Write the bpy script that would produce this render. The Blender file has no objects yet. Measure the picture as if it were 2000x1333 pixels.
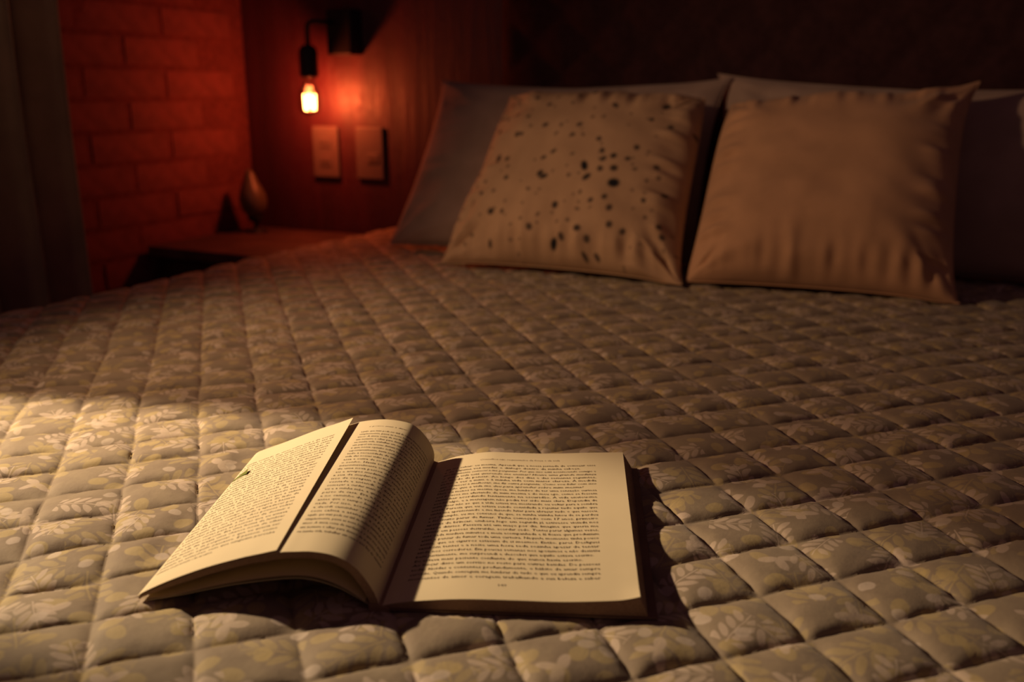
import bpy, math, random
import numpy as np
from mathutils import Vector, Matrix

# ------------------------------------------------------------------ camera
sc = bpy.context.scene
cam_d = bpy.data.cameras.new('camera')
cam = bpy.data.objects.new('camera', cam_d)
sc.collection.objects.link(cam)
cam.location = (1.247, -1.816, 0.91)
cam.rotation_euler = (math.radians(90 - 14.8), 0, math.radians(26.4))
cam_d.sensor_width = 36
cam_d.lens = 1843.0 * 36 / 2000
cam_d.clip_start = 0.02
cam_d.dof.use_dof = True
cam_d.dof.focus_distance = 0.74
cam_d.dof.aperture_fstop = 4.8
sc.camera = cam

# ------------------------------------------------------------------ world: a dim warm-violet ambient fill lifting the dark areas
w = bpy.data.worlds.new('world')
sc.world = w
w.use_nodes = True
w.node_tree.nodes['Background'].inputs[0].default_value = (0.037, 0.0165, 0.020, 1)
w.node_tree.nodes['Background'].inputs[1].default_value = 1.0

# ------------------------------------------------------------------ lights
LAMP = Vector((-0.07, -1.40, 1.21))       # reading lamp beside the bed, out of the frame on the left

def add_spot(name, loc, target, energy, color, angle, blend, radius, sx=1.0, sy=1.0, roll=0.0):
    l = bpy.data.lights.new(name, 'SPOT')
    l.energy = energy; l.color = color
    l.spot_size = math.radians(angle); l.spot_blend = blend
    l.shadow_soft_size = radius
    o = bpy.data.objects.new(name, l)
    sc.collection.objects.link(o)
    z = (Vector(loc) - Vector(target)).normalized()
    # x axis of the beam: horizontal, across it
    x = Vector((0, 0, 1)).cross(z).normalized()
    y = z.cross(x)
    m = Matrix((x, y, z)).transposed()
    o.rotation_euler = (m @ Matrix.Rotation(roll, 3, 'Z')).to_euler()
    o.location = loc
    o.scale = (sx, sy, 1)
    return o

WARM = (1.0, 0.74, 0.46)
add_spot('reading_beam', LAMP, (0.55, -1.345, 0.6), 66, WARM, 50, 0.5, 0.016, 0.52, 1.0, 0.0)
add_spot('reading_glow', LAMP, (0.90, -0.72, 0.74), 25.5, (1.0, 0.60, 0.33), 84, 1.0, 0.03)
sl = bpy.data.lights.new('curtain_fill', 'POINT')
sl.energy = 0.45; sl.color = (1.0, 0.62, 0.40); sl.shadow_soft_size = 0.08  # weak fill added at the lamp position to brighten the curtain
so_ = bpy.data.objects.new('curtain_fill', sl); so_.location = LAMP; sc.collection.objects.link(so_)
BULB = Vector((-0.151, -0.035, 0.892))
pl = bpy.data.lights.new('bulb_light', 'POINT')
pl.energy = 3.9; pl.color = (1.0, 0.13, 0.035); pl.shadow_soft_size = 0.016
po = bpy.data.objects.new('bulb_light', pl); po.location = BULB
sc.collection.objects.link(po)

sc.view_settings.view_transform = 'Standard'
sc.view_settings.look = 'None'
sc.view_settings.exposure = 0.0
sc.view_settings.gamma = 1.0
sc.view_settings.use_curve_mapping = False
sc.cycles.use_denoising = True
sc.cycles.max_bounces = 8
sc.cycles.caustics_reflective = False
sc.cycles.caustics_refractive = False
sc.cycles.sample_clamp_indirect = 4

# ------------------------------------------------------------------ helpers
C = sc.collection
rng = np.random.RandomState(7)
random.seed(7)

def mesh_obj(name, verts, faces, mat=None, parent=None, smooth=True, loc=None):
    me = bpy.data.meshes.new(name)
    me.from_pydata([tuple(v) for v in verts], [], [tuple(f) for f in faces])
    me.update()
    if mat: me.materials.append(mat)
    if smooth:
        me.polygons.foreach_set('use_smooth', [True] * len(me.polygons))
    o = bpy.data.objects.new(name, me)
    C.objects.link(o)
    if parent: o.parent = parent
    if loc is not None: o.location = loc
    return o

def np_mesh(name, V, Q, mat=None, parent=None, smooth=True):
    me = bpy.data.meshes.new(name)
    V = np.asarray(V, dtype=np.float32); Q = np.asarray(Q, dtype=np.int32)
    n = Q.shape[1]
    me.vertices.add(len(V)); me.vertices.foreach_set('co', V.ravel())
    me.loops.add(Q.size); me.loops.foreach_set('vertex_index', Q.ravel())
    me.polygons.add(len(Q))
    me.polygons.foreach_set('loop_start', np.arange(0, Q.size, n, dtype=np.int32))
    me.polygons.foreach_set('loop_total', np.full(len(Q), n, dtype=np.int32))
    me.update(calc_edges=True)
    me.validate()
    if mat: me.materials.append(mat)
    me.polygons.foreach_set('use_smooth', np.full(len(me.polygons), smooth, dtype=bool))
    o = bpy.data.objects.new(name, me)
    C.objects.link(o)
    if parent: o.parent = parent
    return o

def thing(name, label, cat, loc=(0, 0, 0), group=None):
    o = bpy.data.objects.new(name, None)
    o.empty_display_size = 0.05
    C.objects.link(o); o.location = loc
    o['label'] = label; o['category'] = cat
    if group: o['group'] = group
    return o

def box(c, s):
    x, y, z = c; a, b, d = [k / 2 for k in s]
    v = [(x + i * a, y + j * b, z + k * d) for i in (-1, 1) for j in (-1, 1) for k in (-1, 1)]
    f = [(0, 1, 3, 2), (4, 6, 7, 5), (0, 4, 5, 1), (2, 3, 7, 6), (0, 2, 6, 4), (1, 5, 7, 3)]
    return v, f

def box_obj(name, c, s, mat, parent=None, bev=0.0, seg=2):
    v, f = box((0, 0, 0), s)
    o = mesh_obj(name, v, f, mat, parent, smooth=False, loc=c)
    if bev:
        m = o.modifiers.new('bevel', 'BEVEL'); m.width = bev; m.segments = seg
    return o

def lathe(name, prof, mat, parent=None, loc=(0, 0, 0), n=32):
    V = []; F = []
    for r, z in prof:
        for k in range(n):
            a = 2 * math.pi * k / n
            V.append((r * math.cos(a), r * math.sin(a), z))
    for i in range(len(prof) - 1):
        for k in range(n):
            k2 = (k + 1) % n
            F.append((i * n + k, i * n + k2, (i + 1) * n + k2, (i + 1) * n + k))
    if prof[0][0] > 1e-6: F.append(tuple(reversed(range(n))))
    if prof[-1][0] > 1e-6: F.append(tuple((len(prof) - 1) * n + k for k in range(n)))
    return mesh_obj(name, V, F, mat, parent, loc=loc)

def tube(name, pts, r, mat, parent=None, n=12, loc=(0, 0, 0)):
    pts = [Vector(p) for p in pts]
    V = []; F = []
    up = None
    for i, p in enumerate(pts):
        t = (pts[min(i + 1, len(pts) - 1)] - pts[max(i - 1, 0)]).normalized()
        if up is None:
            up = t.orthogonal().normalized()
        else:
            up = (up - t * up.dot(t)).normalized()
        b = t.cross(up)
        for k in range(n):
            a = 2 * math.pi * k / n
            V.append(p + r * (math.cos(a) * up + math.sin(a) * b))
    for i in range(len(pts) - 1):
        for k in range(n):
            k2 = (k + 1) % n
            F.append((i * n + k, i * n + k2, (i + 1) * n + k2, (i + 1) * n + k))
    F.append(tuple(reversed(range(n)))); F.append(tuple((len(pts) - 1) * n + k for k in range(n)))
    return mesh_obj(name, V, F, mat, parent, loc=loc)

def vnoise(x, y, seed=0):
    """smooth value noise, numpy"""
    r = np.random.RandomState(seed).rand(64, 64)
    xi = np.floor(x).astype(int); yi = np.floor(y).astype(int)
    fx = x - xi; fy = y - yi
    fx = fx * fx * (3 - 2 * fx); fy = fy * fy * (3 - 2 * fy)
    g = lambda i, j: r[i % 64, j % 64]
    a = g(xi, yi) * (1 - fx) + g(xi + 1, yi) * fx
    b = g(xi, yi + 1) * (1 - fx) + g(xi + 1, yi + 1) * fx
    return (a * (1 - fy) + b * fy) * 2 - 1

# ------------------------------------------------------------------ materials
class NT:
    def __init__(s, name):
        s.m = bpy.data.materials.new(name); s.m.use_nodes = True
        s.t = s.m.node_tree; s.n = s.t.nodes; s.l = s.t.links
        s.b = s.n['Principled BSDF']
    def node(s, kind, **kw):
        n = s.n.new(kind)
        for k, v in kw.items(): setattr(n, k, v)
        return n
    def put(s, sock, v):
        if hasattr(v, 'is_linked') or isinstance(v, bpy.types.NodeSocket): s.l.new(v, sock)
        else: sock.default_value = v
    def math(s, op, a, b=None, c=None):
        n = s.node('ShaderNodeMath', operation=op)
        s.put(n.inputs[0], a)
        if b is not None: s.put(n.inputs[1], b)
        if c is not None: s.put(n.inputs[2], c)
        return n.outputs[0]
    def vmath(s, op, a, b=None):
        n = s.node('ShaderNodeVectorMath', operation=op)
        s.put(n.inputs[0], a)
        if b is not None: s.put(n.inputs[1], b)
        return n.outputs[0]
    def ramp(s, v, lo, hi, a=0.0, b=1.0):
        n = s.node('ShaderNodeMapRange', interpolation_type='SMOOTHSTEP')
        s.put(n.inputs[0], v); n.inputs[1].default_value = lo; n.inputs[2].default_value = hi
        n.inputs[3].default_value = a; n.inputs[4].default_value = b
        return n.outputs[0]
    def mix(s, f, a, b):
        n = s.node('ShaderNodeMix', data_type='RGBA')
        s.put(n.inputs[0], f); s.put(n.inputs[6], a); s.put(n.inputs[7], b)
        return n.outputs[2]
    def noise(s, vec, scale, detail=3, rough=0.5):
        n = s.node('ShaderNodeTexNoise')
        if vec is not None: s.l.new(vec, n.inputs['Vector'])
        n.inputs['Scale'].default_value = scale; n.inputs['Detail'].default_value = detail
        n.inputs['Roughness'].default_value = rough
        return n.outputs[0]
    def bump(s, h, strength, dist):
        n = s.node('ShaderNodeBump'); n.inputs['Strength'].default_value = strength
        n.inputs['Distance'].default_value = dist
        s.l.new(h, n.inputs['Height']); s.l.new(n.outputs[0], s.b.inputs['Normal'])
    def coord(s, which='Object'):
        return s.node('ShaderNodeTexCoord').outputs[which]
    def base(s, v): s.put(s.b.inputs['Base Color'], v)
    def rough(s, v): s.put(s.b.inputs['Roughness'], v)
    def spec(s, v): s.b.inputs['Specular IOR Level'].default_value = v

def c4(*c): return (c[0], c[1], c[2], 1)

def simple(name, col, rough=0.6, spec=0.3, nscale=40, amt=0.12, bump=0.0, metal=0.0):
    t = NT(name); co = t.coord()
    nz = t.noise(co, nscale, 4)
    d = tuple(k * (1 - amt) for k in col); e = tuple(min(1, k * (1 + amt)) for k in col)
    t.base(t.mix(t.ramp(nz, 0.3, 0.7), c4(*d), c4(*e)))
    t.rough(rough); t.spec(spec); t.b.inputs['Metallic'].default_value = metal
    if bump: t.bump(nz, bump, 0.002)
    return t.m

def fabric(name, col, weave=900, rough=0.95, amt=0.10, bstr=0.25):
    t = NT(name); co = t.coord()
    nz = t.noise(co, 14, 4); fine = t.noise(co, weave, 2)
    d = tuple(k * (1 - amt) for k in col); e = tuple(min(1, k * (1 + amt)) for k in col)
    t.base(t.mix(t.ramp(nz, 0.3, 0.7), c4(*d), c4(*e)))
    t.rough(rough); t.spec(0.12)
    t.b.inputs['Sheen Weight'].default_value = 0.15
    t.b.inputs['Sheen Roughness'].default_value = 0.5
    t.bump(fine, bstr, 0.0008)
    return t.m

def make_quilt_material():
    t = NT('quilt_print')
    uv = t.node('ShaderNodeUVMap', uv_map='cloth').outputs[0]
    wob = t.node('ShaderNodeTexNoise'); t.l.new(uv, wob.inputs['Vector']); wob.inputs['Scale'].default_value = 60
    off = t.vmath('SCALE', t.vmath('SUBTRACT', wob.outputs[1], (0.5, 0.5, 0.5)))
    off.node.inputs['Scale'].default_value = 0.0035
    P = t.vmath('ADD', uv, off)
    def cell(scale, shift):
        Q = t.vmath('ADD', P, (shift, shift * 0.7, 0))
        v = t.node('ShaderNodeTexVoronoi', voronoi_dimensions='2D')
        t.l.new(Q, v.inputs['Vector']); v.inputs['Scale'].default_value = scale
        v.inputs['Randomness'].default_value = 0.75
        sep = t.node('ShaderNodeSeparateColor'); t.l.new(v.outputs['Color'], sep.inputs[0])
        loc = t.vmath('SUBTRACT', Q, v.outputs['Position'])
        r = t.node('ShaderNodeVectorRotate', rotation_type='Z_AXIS')
        t.l.new(loc, r.inputs['Vector'])
        t.l.new(t.math('MULTIPLY', sep.outputs[0], 6.283), r.inputs['Angle'])
        s = t.node('ShaderNodeSeparateXYZ'); t.l.new(r.outputs[0], s.inputs[0])
        return s.outputs[0], s.outputs[1], sep.outputs[1], sep.outputs[2]
    def ell(x, y, a, b, soft=0.25):
        r = t.math('ADD', t.math('POWER', t.math('ABSOLUTE', t.math('DIVIDE', x, a)), 2.0),
                   t.math('POWER', t.math('ABSOLUTE', t.math('DIVIDE', y, b)), 2.0))
        return t.ramp(r, 1.0 - soft, 1.0 + soft, 1.0, 0.0)
    def spray(scale, shift, k=1.0, prob=0.8):
        x, y, g, b = cell(scale, shift)
        ay = t.math('ABSOLUTE', y)
        xs = t.math('SUBTRACT', x, t.math('MULTIPLY', ay, 0.75))
        p = 0.0095 * k
        q = t.math('ROUND', t.math('DIVIDE', xs, p))
        lx = t.math('SUBTRACT', xs, t.math('MULTIPLY', q, p))
        leaf = ell(lx, t.math('SUBTRACT', ay, 0.0068 * k), 0.0036 * k, 0.0055 * k)
        lim = t.math('LESS_THAN', t.math('ABSOLUTE', t.math('ADD', x, -0.003 * k)), 0.0165 * k)
        stem = t.math('MULTIPLY', t.math('LESS_THAN', ay, 0.0006 * k), lim)
        on = t.math('LESS_THAN', g, prob)
        return t.math('MULTIPLY', t.math('MAXIMUM', t.math('MULTIPLY', leaf, lim), stem), on), b
    def tri(scale, shift, k=1.0, prob=0.7):
        x, y, g, b = cell(scale, shift)
        ay = t.math('ABSOLUTE', y)
        side = ell(t.math('SUBTRACT', x, 0.004 * k), t.math('SUBTRACT', ay, 0.008 * k), 0.0045 * k, 0.0085 * k)
        tip = ell(t.math('SUBTRACT', x, 0.012 * k), y, 0.009 * k, 0.004 * k)
        return t.math('MULTIPLY', t.math('MAXIMUM', side, tip), t.math('LESS_THAN', g, prob)), b
    def dot(scale, shift, a, bb, prob):
        x, y, g, b = cell(scale, shift)
        return t.math('MULTIPLY', ell(x, y, a, bb), t.math('LESS_THAN', g, prob)), b
    base = t.mix(t.ramp(t.noise(uv, 9, 3), 0.35, 0.65), c4(0.280, 0.220, 0.155), c4(0.242, 0.186, 0.134))
    y1, _ = dot(38, 3.1, 0.0078, 0.0055, 0.75)
    y2, _ = spray(20, 5.3, 1.15, 0.8)
    col = t.mix(t.math('MULTIPLY', y2, 0.55), base, c4(0.46, 0.355, 0.165))
    col = t.mix(t.math('MULTIPLY', y1, 0.6), col, c4(0.50, 0.385, 0.170))
    p1, _ = spray(22, 1.7, 0.92, 0.75)
    p2, _ = tri(23, 8.9, 0.85, 0.5)
    p3, _ = dot(34, 12.3, 0.0056, 0.0042, 0.42)
    pale = c4(0.60, 0.48, 0.385)
    col = t.mix(t.math('MULTIPLY', p1, 0.66), col, pale)
    col = t.mix(t.math('MULTIPLY', p2, 0.7), col, pale)
    col = t.mix(t.math('MULTIPLY', p3, 0.65), col, c4(0.60, 0.50, 0.42))
    mott = t.noise(uv, 42, 4, 0.65)
    col = t.mix(t.ramp(mott, 0.35, 0.70, 0.0, 0.30), col, c4(0.42, 0.34, 0.22))
    t.base(col)
    t.rough(0.72); t.spec(0.22)
    t.b.inputs['Sheen Weight'].default_value = 0.12
    fine = t.noise(uv, 1500, 2)
    crease = t.noise(uv, 85, 3, 0.6)
    h = t.math('ADD', t.math('MULTIPLY', fine, 0.12), crease)
    t.bump(h, 0.35, 0.0016)
    return t.m

def make_paper(name, col=(0.80, 0.70, 0.50)):
    t = NT(name); co = t.coord()
    nz = t.noise(co, 25, 3); fine = t.noise(co, 1800, 2)
    d = tuple(k * 0.96 for k in col)
    t.base(t.mix(t.ramp(nz, 0.3, 0.7), c4(*d), c4(*col)))
    t.rough(0.85); t.spec(0.15)
    t.bump(fine, 0.06, 0.0003)
    return t.m

def make_page_edges():
    """cut edges of many leaves: fine layers along the thickness"""
    t = NT('cut_page_edges'); uv = t.node('ShaderNodeUVMap', uv_map='layers').outputs[0]
    s = t.node('ShaderNodeSeparateXYZ'); t.l.new(uv, s.inputs[0])
    n = t.node('ShaderNodeTexNoise', noise_dimensions='2D')
    cb = t.node('ShaderNodeCombineXYZ')
    t.l.new(t.math('MULTIPLY', s.outputs[0], 3.0), cb.inputs[0]); t.l.new(t.math('MULTIPLY', s.outputs[1], 55.0), cb.inputs[1])
    t.l.new(cb.outputs[0], n.inputs['Vector']); n.inputs['Scale'].default_value = 1.0; n.inputs['Detail'].default_value = 4
    v = n.outputs[0]
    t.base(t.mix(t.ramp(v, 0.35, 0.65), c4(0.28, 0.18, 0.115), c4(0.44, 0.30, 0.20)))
    t.rough(0.9); t.spec(0.1)
    t.bump(v, 0.6, 0.0006)
    return t.m

def make_wall_paint():
    t = NT('dark_red_lacquered_wall'); co = t.coord()
    sp = t.node('ShaderNodeMapping'); t.l.new(co, sp.inputs[0]); sp.inputs['Scale'].default_value = (22, 22, 2.0)
    streak = t.noise(sp.outputs[0], 1.0, 4, 0.6)
    fine = t.noise(co, 70, 3)
    t.base(t.mix(t.ramp(streak, 0.35, 0.65), c4(0.052, 0.008, 0.016), c4(0.075, 0.011, 0.022)))
    t.rough(t.ramp(fine, 0.3, 0.7, 0.50, 0.62)); t.spec(0.8)
    t.bump(t.math('ADD', t.math('MULTIPLY', streak, 1.0), t.math('MULTIPLY', fine, 0.06)), 0.55, 0.007)
    return t.m

M = {}
M['quilt'] = make_quilt_material()
M['paper'] = make_paper('book_paper', (0.77, 0.66, 0.44))
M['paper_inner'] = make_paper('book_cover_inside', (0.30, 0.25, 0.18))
M['edges'] = make_page_edges()
M['cover'] = simple('book_cover_board', (0.20, 0.13, 0.09), 0.5, 0.4)
M['ink'] = simple('printing_ink', (0.085, 0.055, 0.032), 0.7, 0.2, amt=0.02)
M['ink_pale'] = simple('printing_ink_grey', (0.22, 0.17, 0.12), 0.7, 0.2, amt=0.02)
M['green'] = simple('green_tab', (0.16, 0.19, 0.03), 0.5, 0.3)
M['red_ink'] = simple('red_brown_ink', (0.22, 0.06, 0.03), 0.6, 0.2)
M['wall_back'] = make_wall_paint()
M['brick'] = simple('red_painted_brick', (0.20, 0.058, 0.060), 0.8, 0.2, 30, 0.14, 0.35)
M['mortar'] = simple('dark_mortar', (0.16, 0.045, 0.045), 0.9, 0.1, 90, 0.2, 0.3)
M['floor'] = simple('dark_floor_boards', (0.05, 0.03, 0.02), 0.5, 0.4, 8, 0.3)
M['white_linen'] = fabric('white_pillowcase', (0.40, 0.29, 0.235))
M['peach'] = fabric('tan_linen', (0.52, 0.30, 0.175), 700)
M['black_metal'] = simple('matte_black_metal', (0.012, 0.010, 0.012), 0.55, 0.4)
M['plastic'] = simple('white_plastic', (0.15, 0.115, 0.11), 0.5, 0.4, 20, 0.03)
M['plastic_dark'] = simple('socket_hollow', (0.10, 0.07, 0.06), 0.7, 0.2)
M['wood_dark'] = simple('dark_stained_wood', (0.05, 0.022, 0.018), 0.5, 0.4, 12, 0.3, 0.2)
M['wood_top'] = simple('reddish_wood_top', (0.085, 0.045, 0.04), 0.5, 0.4, 12, 0.25, 0.1)
M['headboard'] = simple('dark_padded_leatherette', (0.050, 0.020, 0.022), 0.8, 0.1, 60, 0.15, 0.15)
M['mattress'] = fabric('mattress_cloth', (0.5, 0.45, 0.4))
M['curtain'] = fabric('olive_grey_curtain', (0.34, 0.25, 0.18), 400)
M['ceramic'] = simple('glazed_pale_ceramic', (0.10, 0.075, 0.05), 0.4, 0.5, 30, 0.1)
M['piping'] = fabric('pillow_seam', (0.30, 0.22, 0.17))

def emission(name, col, strength):
    m = bpy.data.materials.new(name); m.use_nodes = True
    nt = m.node_tree; nt.nodes.clear()
    e = nt.nodes.new('ShaderNodeEmission'); e.inputs[0].default_value = (*col, 1); e.inputs[1].default_value = strength
    o = nt.nodes.new('ShaderNodeOutputMaterial'); nt.links.new(e.outputs[0], o.inputs[0])
    return m
M['filament'] = emission('glowing_filament', (1.0, 0.40, 0.10), 26)

def glass_mat():
    m = bpy.data.materials.new('clear_bulb_glass'); m.use_nodes = True
    nt = m.node_tree; nt.nodes.clear()
    tr = nt.nodes.new('ShaderNodeBsdfTransparent'); tr.inputs[0].default_value = (1, 0.93, 0.85, 1)
    gl = nt.nodes.new('ShaderNodeBsdfGlossy'); gl.inputs['Roughness'].default_value = 0.08
    fr = nt.nodes.new('ShaderNodeFresnel'); fr.inputs[0].default_value = 1.45
    mx = nt.nodes.new('ShaderNodeMixShader'); o = nt.nodes.new('ShaderNodeOutputMaterial')
    nt.links.new(fr.outputs[0], mx.inputs[0]); nt.links.new(tr.outputs[0], mx.inputs[1])
    nt.links.new(gl.outputs[0], mx.inputs[2]); nt.links.new(mx.outputs[0], o.inputs[0])
    return m
M['glass'] = glass_mat()

# ------------------------------------------------------------------ room shell
def struct(o): o['kind'] = 'structure'; return o
fl = struct(box_obj('floor', (0.9, -1.6, -0.05), (3.2, 3.7, 0.1), M['floor']))
wb = struct(box_obj('wall_back', (0.85, 0.10, 1.1), (2.7, 0.1, 2.2), M['wall_back']))
wl = struct(box_obj('wall_left', (-0.4615, -0.65, 1.1), (0.10, 1.40, 2.2), M['mortar']))
# painted bricks of the left wall, courses 68 mm
def brick_mesh():
    v, f = box((0, 0, 0), (0.012, 0.215, 0.063))
    me = bpy.data.meshes.new('brick'); me.from_pydata(v, [], f)
    import bmesh
    bm = bmesh.new(); bm.from_mesh(me)
    bmesh.ops.bevel(bm, geom=[e for e in bm.edges if all(x.co.x > 0 for x in e.verts)], offset=0.004, segments=2, affect='EDGES')
    bm.to_mesh(me); bm.free(); me.materials.append(M['brick']); return me
bme = brick_mesh()
course = 0.0668
for r in range(32):
    z = 0.861 + (r - 12) * course
    if z < 0.03 or z > 2.17: continue
    offy = 0.0 if r % 2 == 0 else 0.11
    for k in range(8):
        y = -0.211 - (k - 1) * 0.22 + offy
        if y + 0.106 > 0.05 or y - 0.106 < -1.35: continue
        b = bpy.data.objects.new('brick', bme); C.objects.link(b); b.parent = wl
        b.location = (-0.4157 + 0.4615 + random.uniform(-0.0012, 0.0012), y + 0.65, z - 1.1)
        b.rotation_euler = (random.uniform(-.004, .004), random.uniform(-.01, .01), random.uniform(-.01, .01))

# ------------------------------------------------------------------ book frame
TH = math.radians(22.8)
U = np.array([math.cos(TH), math.sin(TH), 0.0]); W = np.array([-math.sin(TH), math.cos(TH), 0.0])
O = np.array([0.94698, -1.38655, 0.600])
H = 0.2336

# ------------------------------------------------------------------ bed
bed = thing('bed', 'wide bed with dark padded headboard under the quilted bedspread', 'bed', (0.965, -1.02, 0.0))
def bed_local(c): return (c[0] - 0.965, c[1] + 1.02, c[2])
box_obj('bed_base', bed_local((0.965, -1.04, 0.16)), (1.80, 2.02, 0.26), M['wood_dark'], bed, 0.01)
box_obj('mattress', bed_local((0.965, -1.04, 0.435)), (1.85, 2.06, 0.28), M['mattress'], bed, 0.05, 4)

def build_headboard():
    x0, x1, z0, z1 = 0.30, 1.95, 0.20, 1.62
    nx, nz = 170, 150
    X, Z = np.meshgrid(np.linspace(x0, x1, nx), np.linspace(z0, z1, nz))
    p = (X + Z) / 0.125; q = (X - Z) / 0.125
    da = np.abs(p - np.round(p)); db = np.abs(q - np.round(q))
    puff = (1 - (1 - 2 * da) ** 2.5) * (1 - (1 - 2 * db) ** 2.5)
    edge = np.minimum.reduce([X - x0, x1 - X, Z - z0, z1 - Z])
    e = np.clip(edge / 0.03, 0, 1) ** 0.5
    Y = 0.046 - (0.014 + 0.007 * puff) * e
    V = np.stack([X - 0.965, Y + 1.02, Z], -1).reshape(-1, 3)
    Q = []
    idx = np.arange(nx * nz).reshape(nz, nx)
    Q = np.stack([idx[:-1, :-1], idx[:-1, 1:], idx[1:, 1:], idx[1:, :-1]], -1).reshape(-1, 4)
    o = np_mesh('headboard', V, Q, M['headboard'], bed)
    return o
build_headboard()

# ---- quilted bedspread
LA = np.array([0.0405, 0.0412]); LB = np.array([0.0363, -0.0378]); LO = np.array([1.0811, -1.1047])
def lattice_shift(a, b):
    # stitched lines wander a little
    return a + 0.035 * vnoise(b * 0.45 + 7, a * 0.2 + 3, 5) + 0.02 * vnoise(b * 1.7, a * 1.3 + 9, 6), \
           b + 0.035 * vnoise(a * 0.45 + 1, b * 0.2 + 8, 7) + 0.02 * vnoise(a * 1.7 + 4, b * 1.3, 8)

def build_quilt():
    X0, X1, Y0, Y1 = -0.34, 2.27, -2.45, 0.035
    t = np.array([0, .022, .06, .12, .20, .30, .41, .5, .59, .70, .80, .88, .94, .978])
    n = len(t)
    Mi = np.linalg.inv(np.array([LA, LB]))
    corners = np.array([[X0, Y0], [X1, Y0], [X0, Y1], [X1, Y1]]) - LO
    ab = corners @ Mi
    a0, b0 = np.floor(ab.min(0)).astype(int) - 1; a1, b1 = np.ceil(ab.max(0)).astype(int) + 1
    av = (np.arange(a0, a1)[:, None] + t[None, :]).ravel()
    bv = (np.arange(b0, b1)[:, None] + t[None, :]).ravel()
    A, B = np.meshgrid(av, bv, indexing='ij')
    A2, B2 = lattice_shift(A, B)
    # small left-side correction of the stitch spacing
    A2 = np.where(A < -2, A2 + 0.012 * (A + 2) * -1.0 * np.clip((B + 2) / -10, 0, 1), A2)
    X = LO[0] + A2 * LA[0] + B2 * LB[0]; Y = LO[1] + A2 * LA[1] + B2 * LB[1]
    da = np.abs(A - np.round(A)); db = np.abs(B - np.round(B))
    pa = 1 - 0.5 * (1 - 2 * da) ** 2.2 - 0.5 * (1 - 2 * da) ** 9; pb = 1 - 0.5 * (1 - 2 * db) ** 2.2 - 0.5 * (1 - 2 * db) ** 9
    ca = np.floor(A).astype(int); cb = np.floor(B).astype(int)
    rr = np.random.RandomState(3).rand(97, 89)
    amp = 0.0056 * (0.82 + 0.36 * rr[ca % 97, cb % 89])
    puff = amp * pa * pb
    # each patch leans a little: fuller on its lower side
    fa = A - ca - 0.5; fb = B - cb - 0.5
    tilt = (rr[(ca + 31) % 97, (cb + 17) % 89] - 0.5) * 0.0020 * fa + (rr[(ca + 11) % 97, (cb + 47) % 89] - 0.2) * 0.0024 * fb
    puff = puff + tilt * pa * pb * 2
    # puckers running out of the seams
    near = np.exp(-(np.minimum(da, db) / 0.16) ** 2) * np.clip(np.minimum(da, db) / 0.04, 0, 1)
    pk = 0.0011 * near * (vnoise(A * 7.0, B * 7.0, 11) + 0.6 * vnoise(A * 13, B * 13, 12))
    wr = 0.0008 * pa * pb * vnoise(A * 2.6 + 0.8 * B, B * 3.1, 13)
    und = 0.0030 * vnoise(X * 3.1 + 9.3, Y * 3.1 + 4.2, 14) + 0.0016 * vnoise(X * 8, Y * 8, 15)
    # a slack hollow in front of the book, left side
    hx = X - 0.60; hy = Y + 1.455
    und = und - 0.0065 * np.exp(-(hx / 0.17) ** 2 - (hy / 0.030) ** 2)
    z = puff + pk + wr + und
    # pressed down under the book
    du = (X - O[0]) * U[0] + (Y - O[1]) * U[1]; dv = (X - O[0]) * W[0] + (Y - O[1]) * W[1]
    def mask(u0, u1, v0, v1, s):
        f = lambda d: np.clip(d / s + 1, 0, 1)
        return np.minimum.reduce([f(du - u0), f(u1 - du), f(dv - v0), f(v1 - dv)])
    mk = mask(-0.012, 0.166, -0.004, H + 0.004, 0.010); mk = mk * mk * (3 - 2 * mk)
    z = z * (1 - mk) + np.minimum(z, 0.0016) * mk
    mk = mask(-0.170, -0.135, -0.004, H + 0.004, 0.015); mk = mk * mk * (3 - 2 * mk)
    z = z * (1 - mk) + np.minimum(z, 0.0022) * mk
    # drape over the mattress edges
    Xc = np.clip(X, X0, X1); Yc = np.clip(Y, Y0, Y1)
    R = 0.055
    def drape(d):
        ang = np.clip(d / R, 0, math.pi / 2)
        out = np.where(d <= 0, 0, R * np.sin(ang)); dn = np.where(d <= 0, 0, R * (1 - np.cos(ang)))
        dn = dn + np.clip(d - R * math.pi / 2, 0, None)
        slope = np.where(d <= 0, 0, ang)
        return out, dn, slope
    lx = 0.022; rx = 1.905; fy = -2.06
    oL, dL, sL = drape(lx - Xc); oR, dR, sR = drape(Xc - rx); oF, dF, sF = drape(fy - Yc)
    Xp = np.clip(Xc, lx, rx) - oL + oR
    Yp = np.where(Yc < fy, fy - oF, Yc)
    Zp = 0.600 - dL - dR - dF * np.where(dL + dR > 0.05, 0.15, 1)
    Xp = Xp - z * np.sin(sL) + z * np.sin(sR); Yp = Yp - z * np.sin(sF)
    Zp = Zp + z * np.cos(np.maximum.reduce([sL, sR, sF]))
    Zp = np.maximum(Zp, 0.03)
    P = np.stack([Xp, Yp, Zp], -1)
    na, nb = A.shape
    idx = np.arange(na * nb).reshape(na, nb)
    cx = 0.25 * (X[:-1, :-1] + X[1:, :-1] + X[1:, 1:] + X[:-1, 1:]); cy = 0.25 * (Y[:-1, :-1] + Y[1:, :-1] + Y[1:, 1:] + Y[:-1, 1:])
    keep = (cx > X0) & (cx < X1) & (cy > Y0) & (cy < Y1)
    Q = np.stack([idx[:-1, :-1], idx[:-1, 1:], idx[1:, 1:], idx[1:, :-1]], -1)[keep]
    used = np.unique(Q); remap = np.full(na * nb, -1); remap[used] = np.arange(len(used))
    V = P.reshape(-1, 3)[used]; Q = remap[Q]
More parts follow.
